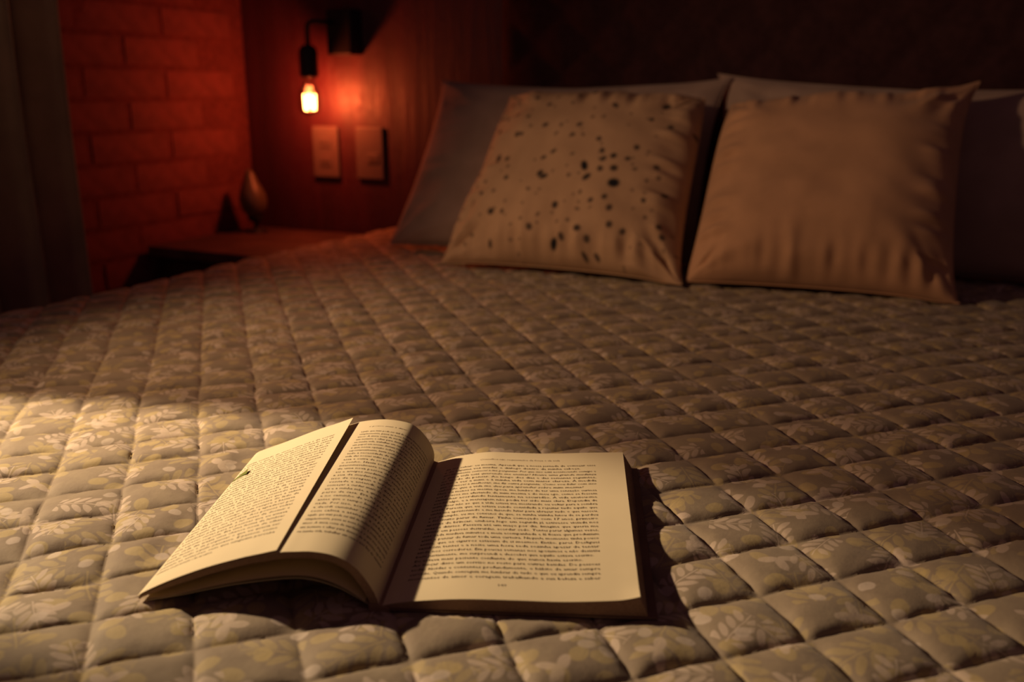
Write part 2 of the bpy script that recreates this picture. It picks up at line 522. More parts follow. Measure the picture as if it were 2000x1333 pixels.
    # orientation: up
    o = np_mesh('quilted_bedspread', V, Q[:, ::-1], M['quilt'])
    me = o.data
    uvl = me.uv_layers.new(name='cloth')
    li = np.empty(len(me.loops), dtype=np.int32); me.loops.foreach_get('vertex_index', li)
    UV = np.stack([X.ravel()[used], Y.ravel()[used]], -1)[li]
    uvl.data.foreach_set('uv', UV.astype(np.float32).ravel())
    return o
quilt = build_quilt()
quilt['label'] = 'beige leaf-print bedspread quilted in diamonds, covering the whole bed'
quilt['category'] = 'bedspread'

# ------------------------------------------------------------------ cushions
def cushion(name, label, cat, BL, BR, TR, TL, tf, tb, mat, seed, n=72, pinch=0.05, ear=0.0, spots=None, wrink=1.0, droop=0.0, group=None, corners=(0, 0, 0, 0), folds=0.0):
    BL, BR, TR, TL = [np.array(p, float) for p in (BL, BR, TR, TL)]
    root = thing(name, label, cat, tuple((BL + BR) / 2), group)
    org = (BL + BR) / 2
    k = np.linspace(-1, 1, n)
    k = np.sign(k) * (1 - (1 - np.abs(k)) ** 1.25)          # denser at the rim
    S, T = np.meshgrid(k, k)
    # concave rim: straight edges draw in between the pointed corners
    S2 = S * (1 - pinch * (1 - T ** 2) * np.abs(S) ** 2) ; T2 = T * (1 - pinch * (1 - S ** 2) * np.abs(T) ** 2)
    s = (S2 + 1) / 2; t = (T2 + 1) / 2
    P = BL * ((1 - s) * (1 - t))[..., None] + BR * (s * (1 - t))[..., None] + TR * (s * t)[..., None] + TL * ((1 - s) * t)[..., None]
    # corners in the order BL, BR, TR, TL: positive rounds a corner off, negative pulls it out into an ear
    cen = (BL + BR + TR + TL) / 4
    for (sx, sy), cp, amt in zip(((-1, -1), (1, -1), (1, 1), (-1, 1)), (BL, BR, TR, TL), corners):
        wgt = ((1 + sx * S) / 2 * (1 + sy * T) / 2) ** (5 if amt > 0 else 14)
        P = P + wgt[..., None] * amt * (cen - cp)
    nrm = np.cross(BR - BL, TL - BL); nrm /= np.linalg.norm(nrm)
    if nrm[1] > 0: nrm = -nrm
    prof = (np.clip(1 - np.abs(S) ** 2.6, 0, 1) * np.clip(1 - np.abs(T) ** 2.6, 0, 1)) ** 0.50
    prof = prof * (1 - 0.12 * T)
    rim = np.maximum(np.abs(S), np.abs(T))
    # gathers perpendicular to the rim, and long soft wrinkles
    g = np.where(np.abs(S) > np.abs(T), vnoise(T * 13 + 3, S * 1.4, seed), vnoise(S * 13 + 8, T * 1.4, seed + 1))
    gather = 0.0065 * g * np.exp(-((rim - 0.84) / 0.12) ** 2)
    dist = np.hypot(1 - np.abs(S), 1 - np.abs(T))
    ang = np.arctan2(1 - np.abs(T), 1 - np.abs(S))
    corner = 0.008 * vnoise(ang * 4 + 3 * np.sign(S), dist * 1.5 + np.sign(T), seed + 2) * np.exp(-((dist - 0.30) / 0.26) ** 2)
    soft = 0.0045 * vnoise(S * 2.2 + 5, T * 2.2 + 1, seed + 3) + 0.002 * vnoise(S * 5 + T * 2, T * 5, seed + 4)
    fold = folds * vnoise(S * 11 + 3, T * 0.9 + 5, seed + 6) * np.exp(-((T + 0.85) / 0.35) ** 2)
    d = wrink * (gather + corner + soft + fold) * np.clip(prof * 3, 0, 1)
    F = P + nrm * (tf * prof + d)[..., None]
    Bk = P - nrm * (tb * prof)[..., None]
    F[..., 2] -= droop * (1 - np.abs(S)) * np.clip(T, 0, 1) ** 2
    Bk[..., 2] -= droop * (1 - np.abs(S)) * np.clip(T, 0, 1) ** 2
    F[..., 2] = np.maximum(F[..., 2], 0.6100); Bk[..., 2] = np.maximum(Bk[..., 2], 0.6100)
    V = np.concatenate([F.reshape(-1, 3), Bk.reshape(-1, 3)]) - org
    idx = np.arange(n * n).reshape(n, n)
    Q = np.stack([idx[:-1, :-1], idx[:-1, 1:], idx[1:, 1:], idx[1:, :-1]], -1).reshape(-1, 4)
    # weld the rim: reuse front rim vertices on the back
    bidx = idx + n * n
    bidx = bidx.copy()
    bidx[0, :] = idx[0, :]; bidx[-1, :] = idx[-1, :]; bidx[:, 0] = idx[:, 0]; bidx[:, -1] = idx[:, -1]
    QB = np.stack([bidx[:-1, :-1], bidx[1:, :-1], bidx[1:, 1:], bidx[:-1, 1:]], -1).reshape(-1, 4)
    o = np_mesh('case', V, np.concatenate([Q, QB]), mat, root)
    # drop the unused back-rim vertices
    import bmesh
    bm = bmesh.new(); bm.from_mesh(o.data)
    bmesh.ops.delete(bm, geom=[v for v in bm.verts if not v.link_faces], context='VERTS')
    bm.normal_update()
    bm.to_mesh(o.data); bm.free()
    # piped seam round the rim
    ring = [F[0, i] for i in range(0, n, 2)] + [F[i, n - 1] for i in range(0, n, 2)] + [F[n - 1, i] for i in range(n - 1, -1, -2)] + [F[i, 0] for i in range(n - 1, -1, -2)]
    ring = [Vector(p - org) for p in ring]
    ring = [p for i, p in enumerate(ring) if i == 0 or (p - ring[i - 1]).length > 1e-4]
    tube('seam', ring, 0.0016, mat, root, 6)
    return root, o, (S2, T2, n)

SP = [(0.336,0.825,2),(0.265,0.878,2),(0.516,0.915,2),(0.45,0.897,1),(0.673,0.96,2),(0.821,0.858,3),(0.192,0.782,2),(0.261,0.748,2),(0.117,0.698,2),(0.36,0.684,2),(0.433,0.682,1),(0.511,0.686,2),(0.239,0.637,2),(0.261,0.636,2),(0.625,0.825,2),(0.612,0.606,2),(0.497,0.623,2),(0.541,0.626,1),(0.769,0.577,2),(0.176,0.508,3),(0.226,0.498,2),(0.437,0.526,2),(0.401,0.492,2),(0.524,0.511,1),(0.641,0.539,2),(0.655,0.494,2),(0.692,0.515,3),(0.587,0.451,4),(0.607,0.395,3),(0.706,0.451,3),(0.653,0.442,2),(0.406,0.405,3),(0.425,0.389,3),(0.258,0.381,2),(0.096,0.43,2),(0.157,0.368,1),(0.108,0.358,1),(0.157,0.301,2),(0.216,0.31,1),(0.245,0.449,1),(0.719,0.376,4),(0.7,0.298,2),(0.648,0.276,2),(0.503,0.248,3),(0.223,0.208,3),(0.28,0.203,2),(0.37,0.171,1),(0.439,0.197,1),(0.412,0.137,2),(0.615,0.142,3),(0.552,0.104,2),(0.656,0.105,2),(0.522,0.075,4),(0.648,0.042,2),(0.695,0.047,2),(0.738,0.174,2),(0.727,0.249,2),(0.845,0.31,2),(0.861,0.236,1),(0.23,0.07,2),(0.102,0.072,1),(0.132,0.113,1),(0.79,0.154,2),(0.787,0.756,2),(0.865,0.729,2),(0.955,0.733,2),(0.533,0.397,1),(0.597,0.315,1),(0.376,0.317,1),(0.117,0.267,1),(0.748,0.51,2),(0.856,0.497,2),(0.874,0.443,1),(0.6,0.233,1),(0.57,0.178,1),(0.526,0.169,1),(0.358,0.878,1),(0.169,0.965,2),(0.248,0.97,2),(0.13,0.881,2),(0.149,0.758,1),(0.294,0.68,1),(0.424,0.629,1),(0.439,0.834,1),(0.6,0.737,1),(0.911,0.36,3),(0.917,0.201,2),(0.932,0.162,2),(0.555,0.735,1),(0.108,0.595,1),(0.065,0.592,1),(0.784,0.462,1),(0.836,0.415,1)]

def spotted_material():
    t = NT('speckled_linen'); co = t.coord()
    at = t.node('ShaderNodeAttribute', attribute_name='spots')
    nz = t.noise(co, 14, 4)
    lin = t.mix(t.ramp(nz, 0.3, 0.7), c4(0.48, 0.31, 0.19), c4(0.56, 0.365, 0.225))
    t.base(t.mix(at.outputs['Fac'], lin, c4(0.020, 0.020, 0.024)))
    t.rough(0.95); t.spec(0.12); t.bump(t.noise(co, 800, 2), 0.25, 0.0008)
    return t.m
M['spotted'] = spotted_material()

# white pillows leaning on the headboard
cushion('white_pillow', 'white pillow standing at the left behind the speckled cushion', 'pillow',
        (0.180, -0.222, 0.612), (0.797, -0.180, 0.612), (0.800, -0.045, 0.928), (0.212, -0.045, 0.928), 0.048, 0.035, M['white_linen'], 21, 60, 0.035, wrink=0.55, droop=0.008, corners=(0, 0, -0.04, -0.03), group='white pillows against the headboard')
cushion('white_pillow', 'white pillow at the right behind the plain tan cushion', 'pillow',
        (0.800, -0.110, 0.612), (1.46, -0.105, 0.612), (1.46, -0.030, 0.914), (0.800, -0.030, 0.934), 0.050, 0.035, M['white_linen'], 33, 60, 0.03, wrink=0.55, droop=0.008, corners=(0, 0, -0.03, -0.05), group='white pillows against the headboard')

r1, case1, (S2, T2, n1) = cushion('speckled_cushion', 'speckled linen cushion with dark ink spots, left of the plain tan cushion', 'cushion',
        (0.384, -0.352, 0.612), (0.818, -0.353, 0.612), (0.802, -0.135, 0.905), (0.409, -0.135, 0.905), 0.076, 0.045, M['spotted'], 41, 300, 0.035, wrink=1.1, corners=(-0.03, -0.05, 0.05, 0.02), folds=0.006)
def paint_spots(o):
    me = o.data
    n = len(me.vertices)
    co = np.empty(n * 3, dtype=np.float32); me.vertices.foreach_get('co', co); co = co.reshape(-1, 3).astype(float)
    org = np.array(r1.location)
    w = co + org
    bl = np.array([0.384, -0.352, 0.612]); br = np.array([0.818, -0.353, 0.612]); tl = np.array([0.409, -0.135, 0.905])
    ux = br - bl; vy = (tl - bl); vy = vy - ux * vy.dot(ux) / ux.dot(ux)
    s = (w - bl) @ ux / ux.dot(ux); t = (w - bl) @ vy / vy.dot(vy)
    f = np.zeros(n)
    rr = np.random.RandomState(5)
    L = [(a, b, c, 1.0) for a, b, c in SP]
    for _ in range(90): L.append((rr.rand(), rr.rand(), 1, 0.45))
    Wd, Hd = 0.434, 0.365
    for a, b, c, k in L:
        rx = (0.0022 + 0.0014 * c) * rr.uniform(0.85, 1.35) * (0.75 if k < 1 else 1); ry = (0.0022 + 0.0014 * c) * rr.uniform(0.7, 1.1) * (0.75 if k < 1 else 1)
        an = rr.uniform(0, 3.14)
        dx = (s - a) * Wd; dy = (t - b) * Hd
        x = dx * math.cos(an) + dy * math.sin(an); y = -dx * math.sin(an) + dy * math.cos(an)
        d = np.sqrt((x / rx) ** 2 + (y / ry) ** 2)
        op = {1: 0.6, 2: 0.82, 3: 0.9, 4: 1.0}[c] * (0.8 if k < 1 else 1)
        f = np.maximum(f, np.clip((1.25 - d) / 0.5, 0, 1) * op)
    a = me.attributes.new('spots', 'FLOAT', 'POINT'); a.data.foreach_set('value', f.astype(np.float32))
paint_spots(case1)

cushion('tan_cushion', 'plain tan linen cushion right of the speckled cushion', 'cushion',
        (0.830, -0.338, 0.612), (1.222, -0.310, 0.612), (1.206, -0.125, 0.912), (0.822, -0.135, 0.902), 0.082, 0.045, M['peach'], 57, 120, 0.030, wrink=1.1, corners=(0.0, -0.06, -0.09, 0.10), folds=0.004)

# ------------------------------------------------------------------ the open book
def catmull(pts, n):
    P = np.array(pts, float)
    ext = np.vstack([2 * P[0] - P[1], P, 2 * P[-1] - P[-2]])
    out = []
    for i in range(1, len(ext) - 2):
        p0, p1, p2, p3 = ext[i - 1:i + 3]
        for t in np.linspace(0, 1, 16, endpoint=False):
            out.append(0.5 * ((2 * p1) + (-p0 + p2) * t + (2 * p0 - 5 * p1 + 4 * p2 - p3) * t * t + (-p0 + 3 * p1 - 3 * p2 + p3) * t ** 3))
    out.append(P[-1]); out = np.array(out)
    L = np.concatenate([[0], np.cumsum(np.linalg.norm(np.diff(out, axis=0), axis=1))])
    s = np.linspace(0, L[-1], n)
    return np.stack([np.interp(s, L, out[:, 0]), np.interp(s, L, out[:, 1])], -1), L[-1]

def w3(u, v, z):
    """book frame -> offset from the book's origin"""
    u = np.asarray(u, float); v = np.asarray(v, float); z = np.asarray(z, float)
    return u[..., None] * U + v[..., None] * W + z[..., None] * np.array([0, 0, 1.0])

class Surf:
    """ruled surface between a near and a far profile (u, z)"""
    def __init__(s, near, far, n=60, sag=None):
        s.n = n
        s.near, s.Ln = catmull(near, n); s.far, s.Lf = catmull(far, n); s.sag = sag
    def at(s, t, v):
        t = np.asarray(t, float); v = np.asarray(v, float)
        x = np.linspace(0, 1, s.n); f = v / H
        un = np.interp(t, x, s.near[:, 0]); zn = np.interp(t, x, s.near[:, 1])
        uf = np.interp(t, x, s.far[:, 0]); zf = np.interp(t, x, s.far[:, 1])
        return un * (1 - f) + uf * f, zn * (1 - f) + zf * f
    def grid(s, nv=24, off=0.0, t0=0.0, t1=1.0):
        t = np.linspace(t0, t1, s.n); v = np.linspace(0, H, nv)
        T, Vv = np.meshgrid(t, v)
        u, z = s.at(T, Vv)
        if off is not 0.0:
            du = np.gradient(u, axis=1); dz = np.gradient(z, axis=1)
            l = np.hypot(du, dz) + 1e-12
            o = off if np.isscalar(off) else np.interp(T, np.linspace(0, 1, len(off)), off)
            u = u - (-dz / l) * o * -1 if False else u + (-dz / l) * o
            z = z + (du / l) * o
        return u, Vv, z

book = thing('open_book', 'open paperback book of cream printed pages lying on the quilt', 'book', tuple(O))

def slab(name, top, bot, mat_top, mat_edge, parent):
    """closed solid between two grids (nv x n) of (u, v, z)"""
    P = w3(*top); Q_ = w3(*bot)
    nv, n = P.shape[:2]
    V = np.concatenate([P.reshape(-1, 3), Q_.reshape(-1, 3)])
    i = np.arange(nv * n).reshape(nv, n); j = i + nv * n
    quads = lambda a: np.stack([a[:-1, :-1], a[:-1, 1:], a[1:, 1:], a[1:, :-1]], -1).reshape(-1, 4)
    up = quads(i); dn = quads(j)[:, ::-1]
    def wall(a, b): return np.stack([a[:-1], b[:-1], b[1:], a[1:]], -1)
    sides = [wall(i[0], j[0])[:, ::-1] if False else wall(i[0], j[0]), wall(i[-1], j[-1])[:, ::-1], wall(i[:, 0], j[:, 0])[:, ::-1], wall(i[:, -1], j[:, -1])]
    Q = np.concatenate([up, dn] + sides)
    # separate vertices for the sides, so that they shade flat against the top
    ns = sum(len(s) for s in sides)
    Vs = V[np.concatenate(sides).ravel()]
    base = len(V)
    Q[len(up) + len(dn):] = base + np.arange(ns * 4).reshape(-1, 4)
    V = np.concatenate([V, Vs])
    o = np_mesh(name, V, Q, mat_top, parent)
    me = o.data; me.materials.append(mat_edge)
    mi = np.zeros(len(me.polygons), dtype=np.int32); mi[len(up) + len(dn):] = 1
    me.polygons.foreach_set('material_index', mi)
    uv = me.uv_layers.new(name='layers')
    arr = np.zeros((len(me.loops), 2), dtype=np.float32)
    start = (len(up) + len(dn)) * 4
    k = 0
    for s in sides:
        for q in range(len(s)):
            x0 = q * 0.3; x1 = (q + 1) * 0.3
            arr[start + k * 4:start + k * 4 + 4] = [(x0, 1), (x0, 0), (x1, 0), (x1, 1)]
            k += 1
    # orientation differs on reversed sides; recompute per loop from the source vertex
    src = np.concatenate(sides).ravel()
    arr[start:, 1] = np.where(src < nv * n, 1.0, 0.0)
    uv.data.foreach_set('uv', arr.ravel())
    return o

# right half
R_near = [(-.0035, .0044), (.0005, .0052), (.0045, .0062), (.012, .0075), (.0215, .0088), (.0467, .0108), (.0779, .0112), (.109, .0112), (.1397, .0131), (.1552, .0146)]
R_far = [(-.0024, .0035), (.001, .0045), (.0065, .0064), (.0175, .0100), (.0328, .0130), (.0459, .0146), (.0632, .0143), (.0935, .0143), (.128, .0159), (.1564, .0170)]
right = Surf(R_near, R_far, 60)
top = right.grid(28)
bu = np.linspace(0, 1, 60)[None, :] * np.ones((28, 1))
fv = (top[1] / H)
bot_u = -0.004 + bu * (0.1642 + 0.006 * fv * 0 + 0.0)
bot_u = bot_u + fv * 0.004 * bu
slab('right_page_block', top, (bot_u, top[1], np.full_like(bot_u, 0.0036)), M['paper'], M['edges'], book)

# topmost right leaf, its near corner slightly lifted
tt = right.grid(28, off=0.0004)
lift = 0.0018 * np.clip((np.linspace(0, 1, 60)[None, :] - 0.90) / 0.10, 0, 1) ** 2 * np.clip((0.10 - fv) / 0.10, 0, 1) ** 2
t_hi = (tt[0], tt[1], tt[2] + lift + 0.0001); t_lo = (tt[0], tt[1], tt[2] + lift)
leafR = slab('page', t_hi, t_lo, M['paper'], M['edges'], book)

# back cover under the right half
cu, cv = np.meshgrid(np.linspace(-0.006, 0.1660, 12), np.linspace(-0.001, H + 0.001, 12))
cu = cu + 0.003 * (cv / H) * np.clip(cu / 0.166, 0, 1)
slab('back_cover', (cu, cv, np.full_like(cu, 0.0034)), (cu, cv, np.full_like(cu, 0.0024)), M['cover'], M['cover'], book)

# left half: a thick bundle of leaves arching over to the left
L_near = [(-.1556, .0050), (-.1506, .0082), (-.1333, .0168), (-.1106, .0260), (-.0885, .0333), (-.0649, .0388), (-.0550, .0398), (-.0440, .0402), (-.0325, .0386), (-.0238, .0350), (-.0165, .0293), (-.0100, .0200), (-.0062, .0128), (-.0043, .0073), (-.0036, .0048)]
L_far = [(-.1580, .0068), (-.1531, .0100), (-.1302, .0183), (-.1028, .0280), (-.0860, .0335), (-.0717, .0375), (-.0649, .0397), (-.0495, .0420), (-.0364, .0418), (-.0234, .0393), (-.0175, .0358), (-.0127, .0313), (-.0064, .0223), (-.0031, .0131), (-.0034, .0050)]
left = Surf(L_near, L_far, 80)
lt = left.grid(28)
th_ = np.array([0.0012, 0.0028, 0.0036, 0.0040, 0.0042, 0.0044, 0.0046, 0.0050, 0.0052, 0.0052])
lb = left.grid(28, off=-th_)
lb = (lb[0], lb[1], np.maximum(lb[2], 0.0030))
slab('left_page_bundle', lt, lb, M['paper'], M['edges'], book)

# the turned-over leaf lying on the bundle, free edge lifted towards the head of the book
F_near = [(-.1562, .0054), (-.1508, .0092), (-.1333, .0178), (-.1106, .0270), (-.0885, .0341), (-.0760, .0374), (-.0655, .0402)]
F_far = [(-.1586, .0072), (-.1533, .0108), (-.1302, .0199), (-.1028, .0312), (-.0860, .0372), (-.0714, .0428)]
flap = Surf(F_near, F_far, 50)
ft = flap.grid(28, off=0.0003); fb = flap.grid(28, off=-0.0001)
slab('folded_page', ft, fb, M['paper'], M['edges'], book)

# inside of the front cover and two loose leaves under the arch
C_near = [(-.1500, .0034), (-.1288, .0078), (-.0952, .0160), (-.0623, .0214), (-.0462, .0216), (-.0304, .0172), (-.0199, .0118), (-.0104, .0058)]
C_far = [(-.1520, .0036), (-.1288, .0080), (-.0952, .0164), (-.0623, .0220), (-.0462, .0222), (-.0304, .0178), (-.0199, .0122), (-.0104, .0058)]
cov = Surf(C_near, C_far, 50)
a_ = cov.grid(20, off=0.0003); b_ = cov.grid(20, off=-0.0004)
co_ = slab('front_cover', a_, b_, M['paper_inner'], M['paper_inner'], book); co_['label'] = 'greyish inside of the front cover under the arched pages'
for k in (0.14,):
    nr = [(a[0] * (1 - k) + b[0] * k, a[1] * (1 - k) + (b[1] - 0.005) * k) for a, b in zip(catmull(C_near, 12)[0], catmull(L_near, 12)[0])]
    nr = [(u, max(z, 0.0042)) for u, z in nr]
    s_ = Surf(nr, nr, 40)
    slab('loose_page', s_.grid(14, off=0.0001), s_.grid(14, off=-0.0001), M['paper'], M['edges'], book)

# spine block joining the halves
su, sv = np.meshgrid(np.array([-0.0100, -0.0070, -0.0040, -0.0010, 0.0025]), np.linspace(-0.0012, H, 14))
sz = np.array([0.0062, 0.0066, 0.0060, 0.0050, 0.0042])[None, :] * np.ones((14, 1))
slab('spine', (su, sv, sz), (su, sv, np.full_like(su, 0.0016)), M['edges'], M['edges'], book)

# ---- printed text, letters as thin ink on the paper
LINES_R = [
 "dia me salvar: eu mesma. Aprendi que a nossa jornada de começar esse",
 "é de alguma vez mudar o diálogo dentro da minha cabeça.",
 "imediatamente comecei a me perguntar: Por que isso está acontecendo comigo e",
 "o que a vida está querendo me ensinar? Houve uma grande mudança",
 "no modo de pensar. Ao longo dos dias e das semanas seguintes,",
 "voltei a ver a mim e à minha vida com maior clareza. À medida",
 "que comecei a melhorar, me fiz outra pergunta: Como vou lidar com isso",
 "sabendo que a vida me deu para aprender sobre mim mesma?",
 "Mais ou menos na mesma época, me lembro de ter uma sensação curiosa",
 "aos poucos me afastando de mim mesma e do meu ego, como se fossem",
 "caminhar acordando lentamente na escuridão. A vida enviou-me",
 "sendo algo, e a mensagem não podia ter sido mais clara. Dependia de",
 "mim dizer não ao que a vida estava me mostrando ou voltar para a sombra",
 "antes. Parecia que eu estava sendo convidada a rejeitar tudo aquilo que",
 "vinha me aprisionando e me fazendo lutar para abraçar tudo o que nasceu,",
 "por exemplo, eu me convenci de que, se minha vizinha lutou de se perdeu",
 "e foi muito parar de fumar. Tinha começado com 17 anos, primeiro",
 "apenas de brincar, embora logo em seguida já estivesse viciada nos",
 "maços diários. Passava até um maço por dia. Imagine que queria me",
 "tornar em pessoas destruídas, acordar cedo. Tentei parar algumas vezes,",
 "mas nada mudava minutos e meia acompanhada e lá ficava que produziam",
 "além a pensar de fumar toda uma carteira. Naquele momento tinha pouco",
 "assim, que os cigarros estavam de si mesmos. Então, parei. Desliguei",
 "também tentei e a noite uma hora toda sozinha apesar de tentar",
 "ainda nos corredores. Em poucas semanas nos apoiamos e não desistiu",
 "bem justamente, me surpreendi e descobri que aquilo estava escrito.",
 "Eu estava mais paciente confiante do que nunca havia escrito.",
 "Ao lançar disso um sorriso no rosto para outras batidas. De pessoas",
 "todas lúcidas e contentes profundamente, o hábito de amar sempre",
 "cercado. Quando conseguia me lembrar de tudo o que eu aprendia sempre",
 "momentos de amor e coragem trabalhando a sua beleza e saber"]
LINES_L = [
 "aquilo que mais pode ser útil de muitas maneiras e formas",
 "simplesmente, passa as nove horas e sonha acordada",
 "amor. A única coisa de verdade é o que nos importa",
 "um instante e olhar para dentro de si mesma agora e",
 "na minha vida, trabalhar em casa e nos fins de semana",
 "um papel em nossas demais relações, como a família",
 "é que nossa opinião sobre tudo muda a cada dia",
 "espontaneamente, havia sonhos que guardei comigo",
 "tudo a necessidade de impor limites e dizer",
 "vida das nossas vidas ao longo dos dias comuns",
 "essa e outra de sociedade que nos cerca",
 "o sonho. Havia todas aquelas coisas",
 "interminavelmente consigo? Talvez um dia",
 "de uma nova pessoa da família quando",
 "eu e amigos mudamos o tempo todo",
 "a sua de mudança, poder e vontade",
 "isso de coragem e acreditar na vida",
 "vontade e entendi, eu disse a todos",
 "começar a cuidar mais de quem amamos",
 "eu e a minha mãe, a quem eu devia tudo",
 "perto de casa. Era a hora de mudar",
 "e no caminho de volta pensei muito",
 "antes que o tempo levasse cada sonho",
 "nada. Por isso, acordei cedo naquele",
 "e decidi caminhar sozinha pela praia",
 "com calma e atenção a cada passo"]
LINES_F = [
 "sentia vontade de viver outra vez e de contar", "a todos o que a vida tinha me ensinado até ali",
 "com o passar dos meses descobri que a calma", "não era uma coisa que se encontra do lado de",
 "fora. Ela estava comigo desde sempre e bastava", "parar um pouco, respirar fundo e agradecer por",
 "tudo aquilo que me cercava. Aos poucos voltei", "a caminhar pela manhã, a ler antes de dormir e",
 "a escrever cartas para as pessoas que eu amava", "sem esperar resposta. Era uma forma de lembrar",
 "que cada dia trazia uma chance nova de olhar", "para dentro e de perguntar o que eu queria ser",
 "quando tudo aquilo passasse. E passou, como", "passam as estações, sem que ninguém perceba",
 "exatamente em que momento o frio vai embora", "e a luz volta a entrar pela janela da cozinha."]

def text_mesh_points(body, shear=0.0):
    cu = bpy.data.curves.new('t', 'FONT'); cu.body = body; cu.size = 1.0; cu.resolution_u = 1
    cu.fill_mode = 'FRONT'; cu.offset = 0.0; cu.shear = shear
    o = bpy.data.objects.new('t', cu); C.objects.link(o)
    dg = bpy.context.evaluated_depsgraph_get()
    me = o.evaluated_get(dg).to_mesh()
    me.calc_loop_triangles()
    n = len(me.vertices); co = np.empty(n * 3, dtype=np.float32); me.vertices.foreach_get('co', co)
    m = len(me.loop_triangles); tr = np.empty(m * 3, dtype=np.int32); me.loop_triangles.foreach_get('vertices', tr)
    o.to_mesh_clear() if False else None
    C.objects.unlink(o); bpy.data.objects.remove(o); bpy.data.curves.remove(cu)
    return co.reshape(-1, 3)[:, :2].astype(float), tr.reshape(-1, 3)

def print_lines(name, surf, lines, x0, x1, v_top, pitch, size, parent, off, mat, fill=None, uoff=0.0, short=()):
    """x is arc length / total measured from the surface's t=0 side, metres (mean length)"""
    L = 0.5 * (surf.Ln + surf.Lf)
    PV = []; PT = []; k = 0
    for i, (body, sh) in enumerate(lines):
        if not body: continue
        p, tr = text_mesh_points(body, sh)
        wdt = p[:, 0].max()
        frac = short.get(i, 1.0) if short else 1.0
        w_target = (x1 - x0) * frac
        X = x0 + p[:, 0] / wdt * w_target
        v = v_top - i * pitch + p[:, 1] * size
        ok = (X.max() <= L)
        t = np.clip(X / L, 0, 1)
        u, z = surf.at(t, v)
        e = 0.004
        u2, z2 = surf.at(np.clip(t + e, 0, 1), v); u1, z1 = surf.at(np.clip(t - e, 0, 1), v)
        l = np.hypot(u2 - u1, z2 - z1) + 1e-12
        u = u - (z2 - z1) / l * off; z = z + (u2 - u1) / l * off
        PV.append(w3(u, v, z)); PT.append(tr + k); k += len(p)
    V = np.concatenate(PV); T = np.concatenate(PT)
    o = np_mesh(name, V, T, mat, parent, smooth=False)
    return o

R_it = {2, 3, 6, 7}
LR = 0.5 * (right.Ln + right.Lf)
ital = lambda L, S: [(s, 0.25 if i in S else 0.0) for i, s in enumerate(L)]
print_lines('printed_text', right, ital(LINES_R, R_it), 0.0135, 0.1365, 0.2050, 0.00598, 0.0044, book, 0.00075, M['ink'], short={1: 0.90, 7: 0.92, 25: 0.97, 26: 0.91})
print_lines('printed_text', right, [("Conselhos não requisitados da força e da vida", 0.25)], 0.041, 0.107, 0.2165, 0.006, 0.0035, book, 0.00075, M['ink_pale'])
print_lines('page_number', right, [("149", 0)], 0.0715, 0.0775, 0.0158, 0.006, 0.0036, book, 0.00075, M['ink_pale'])
LL = 0.5 * (left.Ln + left.Lf)
# the arched page: its lines run from under the folded leaf to the spine margin
L_body = [(LINES_L[i % len(LINES_L)], 0) for i in range(31)]
x_start = 0.1035
print_lines('printed_text', left, L_body, x_start, LL - 0.0125, 0.2050, 0.00598, 0.0044, book, 0.00010, M['ink'], short={11: 0.98})
print_lines('printed_text', left, [("é pouco mais a dizer", 0.25)], x_start + 0.004, x_start + 0.036, 0.2165, 0.006, 0.0034, book, 0.00010, M['ink_pale'])
LF = 0.5 * (flap.Ln + flap.Lf)
F_body = [(LINES_F[i % len(LINES_F)] , 0) for i in range(31)]
print_lines('printed_text', flap, F_body, 0.004, LF - 0.0095, 0.2010, 0.00598, 0.0042, book, 0.00042, M['ink'], short={30: 0.5, 9: 0.96, 20: 0.985})

# little green sticky tab at the left ridge
def tab():
    u, z = flap.at(0.13, 0.186)
    u2, z2 = flap.at(0.02, 0.180)
    P = []
    for (t, v, o_) in [(0.015, 0.1725, 0.0008), (0.015, 0.1765, 0.0008), (0.105, 0.1835, 0.0016), (0.135, 0.1835, 0.0030), (0.15, 0.1750, 0.0016), (0.115, 0.1765, 0.0010)]:
        uu, zz = flap.at(t, v); P.append((float(uu), v, float(zz) + o_))
    A = np.array(P)
    V = w3(A[:, 0], A[:, 1], A[:, 2]); V2 = w3(A[:, 0], A[:, 1], A[:, 2] - 0.0004)
    VV = np.concatenate([V, V2])
    n = len(P)
    faces = [(0, 1, 2, 5), (2, 3, 4, 5), (5 + n, 2 + n, 1 + n, 0 + n), (5 + n, 4 + n, 3 + n, 2 + n)] + [(i, i + n, (i + 1) % n + n, (i + 1) % n) for i in range(n)]
    o = mesh_obj('page_tab', VV, faces, M['green'], book, smooth=False); o['label'] = 'small olive green sticky tab'
tab()

# ------------------------------------------------------------------ nightstand
ns = thing('nightstand', 'low dark wooden nightstand between the brick wall and the bed', 'nightstand', (-0.215, -0.14, 0.0))
def nl(c): return (c[0] + 0.215, c[1] + 0.14, c[2])
box_obj('body', nl((-0.222, -0.125, 0.383)), (0.330, 0.33, 0.346), M['wood_dark'], ns, 0.003)
box_obj('top', nl((-0.224, -0.1375, 0.568)), (0.350, 0.36, 0.024), M['wood_top'], ns, 0.003)
dr = box_obj('drawer', nl((-0.222, -0.298, 0.44)), (0.315, 0.018, 0.15), M['wood_dark'], ns, 0.003)
kn = lathe('knob', [(0.0, 0.0), (0.006, 0.0), (0.006, 0.012), (0.013, 0.018), (0.013, 0.024), (0.0, 0.028)], M['black_metal'], dr, (0, -0.009, 0), 20)
kn.rotation_euler = (math.pi / 2, 0, 0)
dr = box_obj('drawer', nl((-0.222, -0.298, 0.285)), (0.315, 0.018, 0.14), M['wood_dark'], ns, 0.003)
kn = lathe('knob', [(0.0, 0.0), (0.006, 0.0), (0.006, 0.012), (0.013, 0.018), (0.013, 0.024), (0.0, 0.028)], M['black_metal'], dr, (0, -0.009, 0), 20)
kn.rotation_euler = (math.pi / 2, 0, 0)
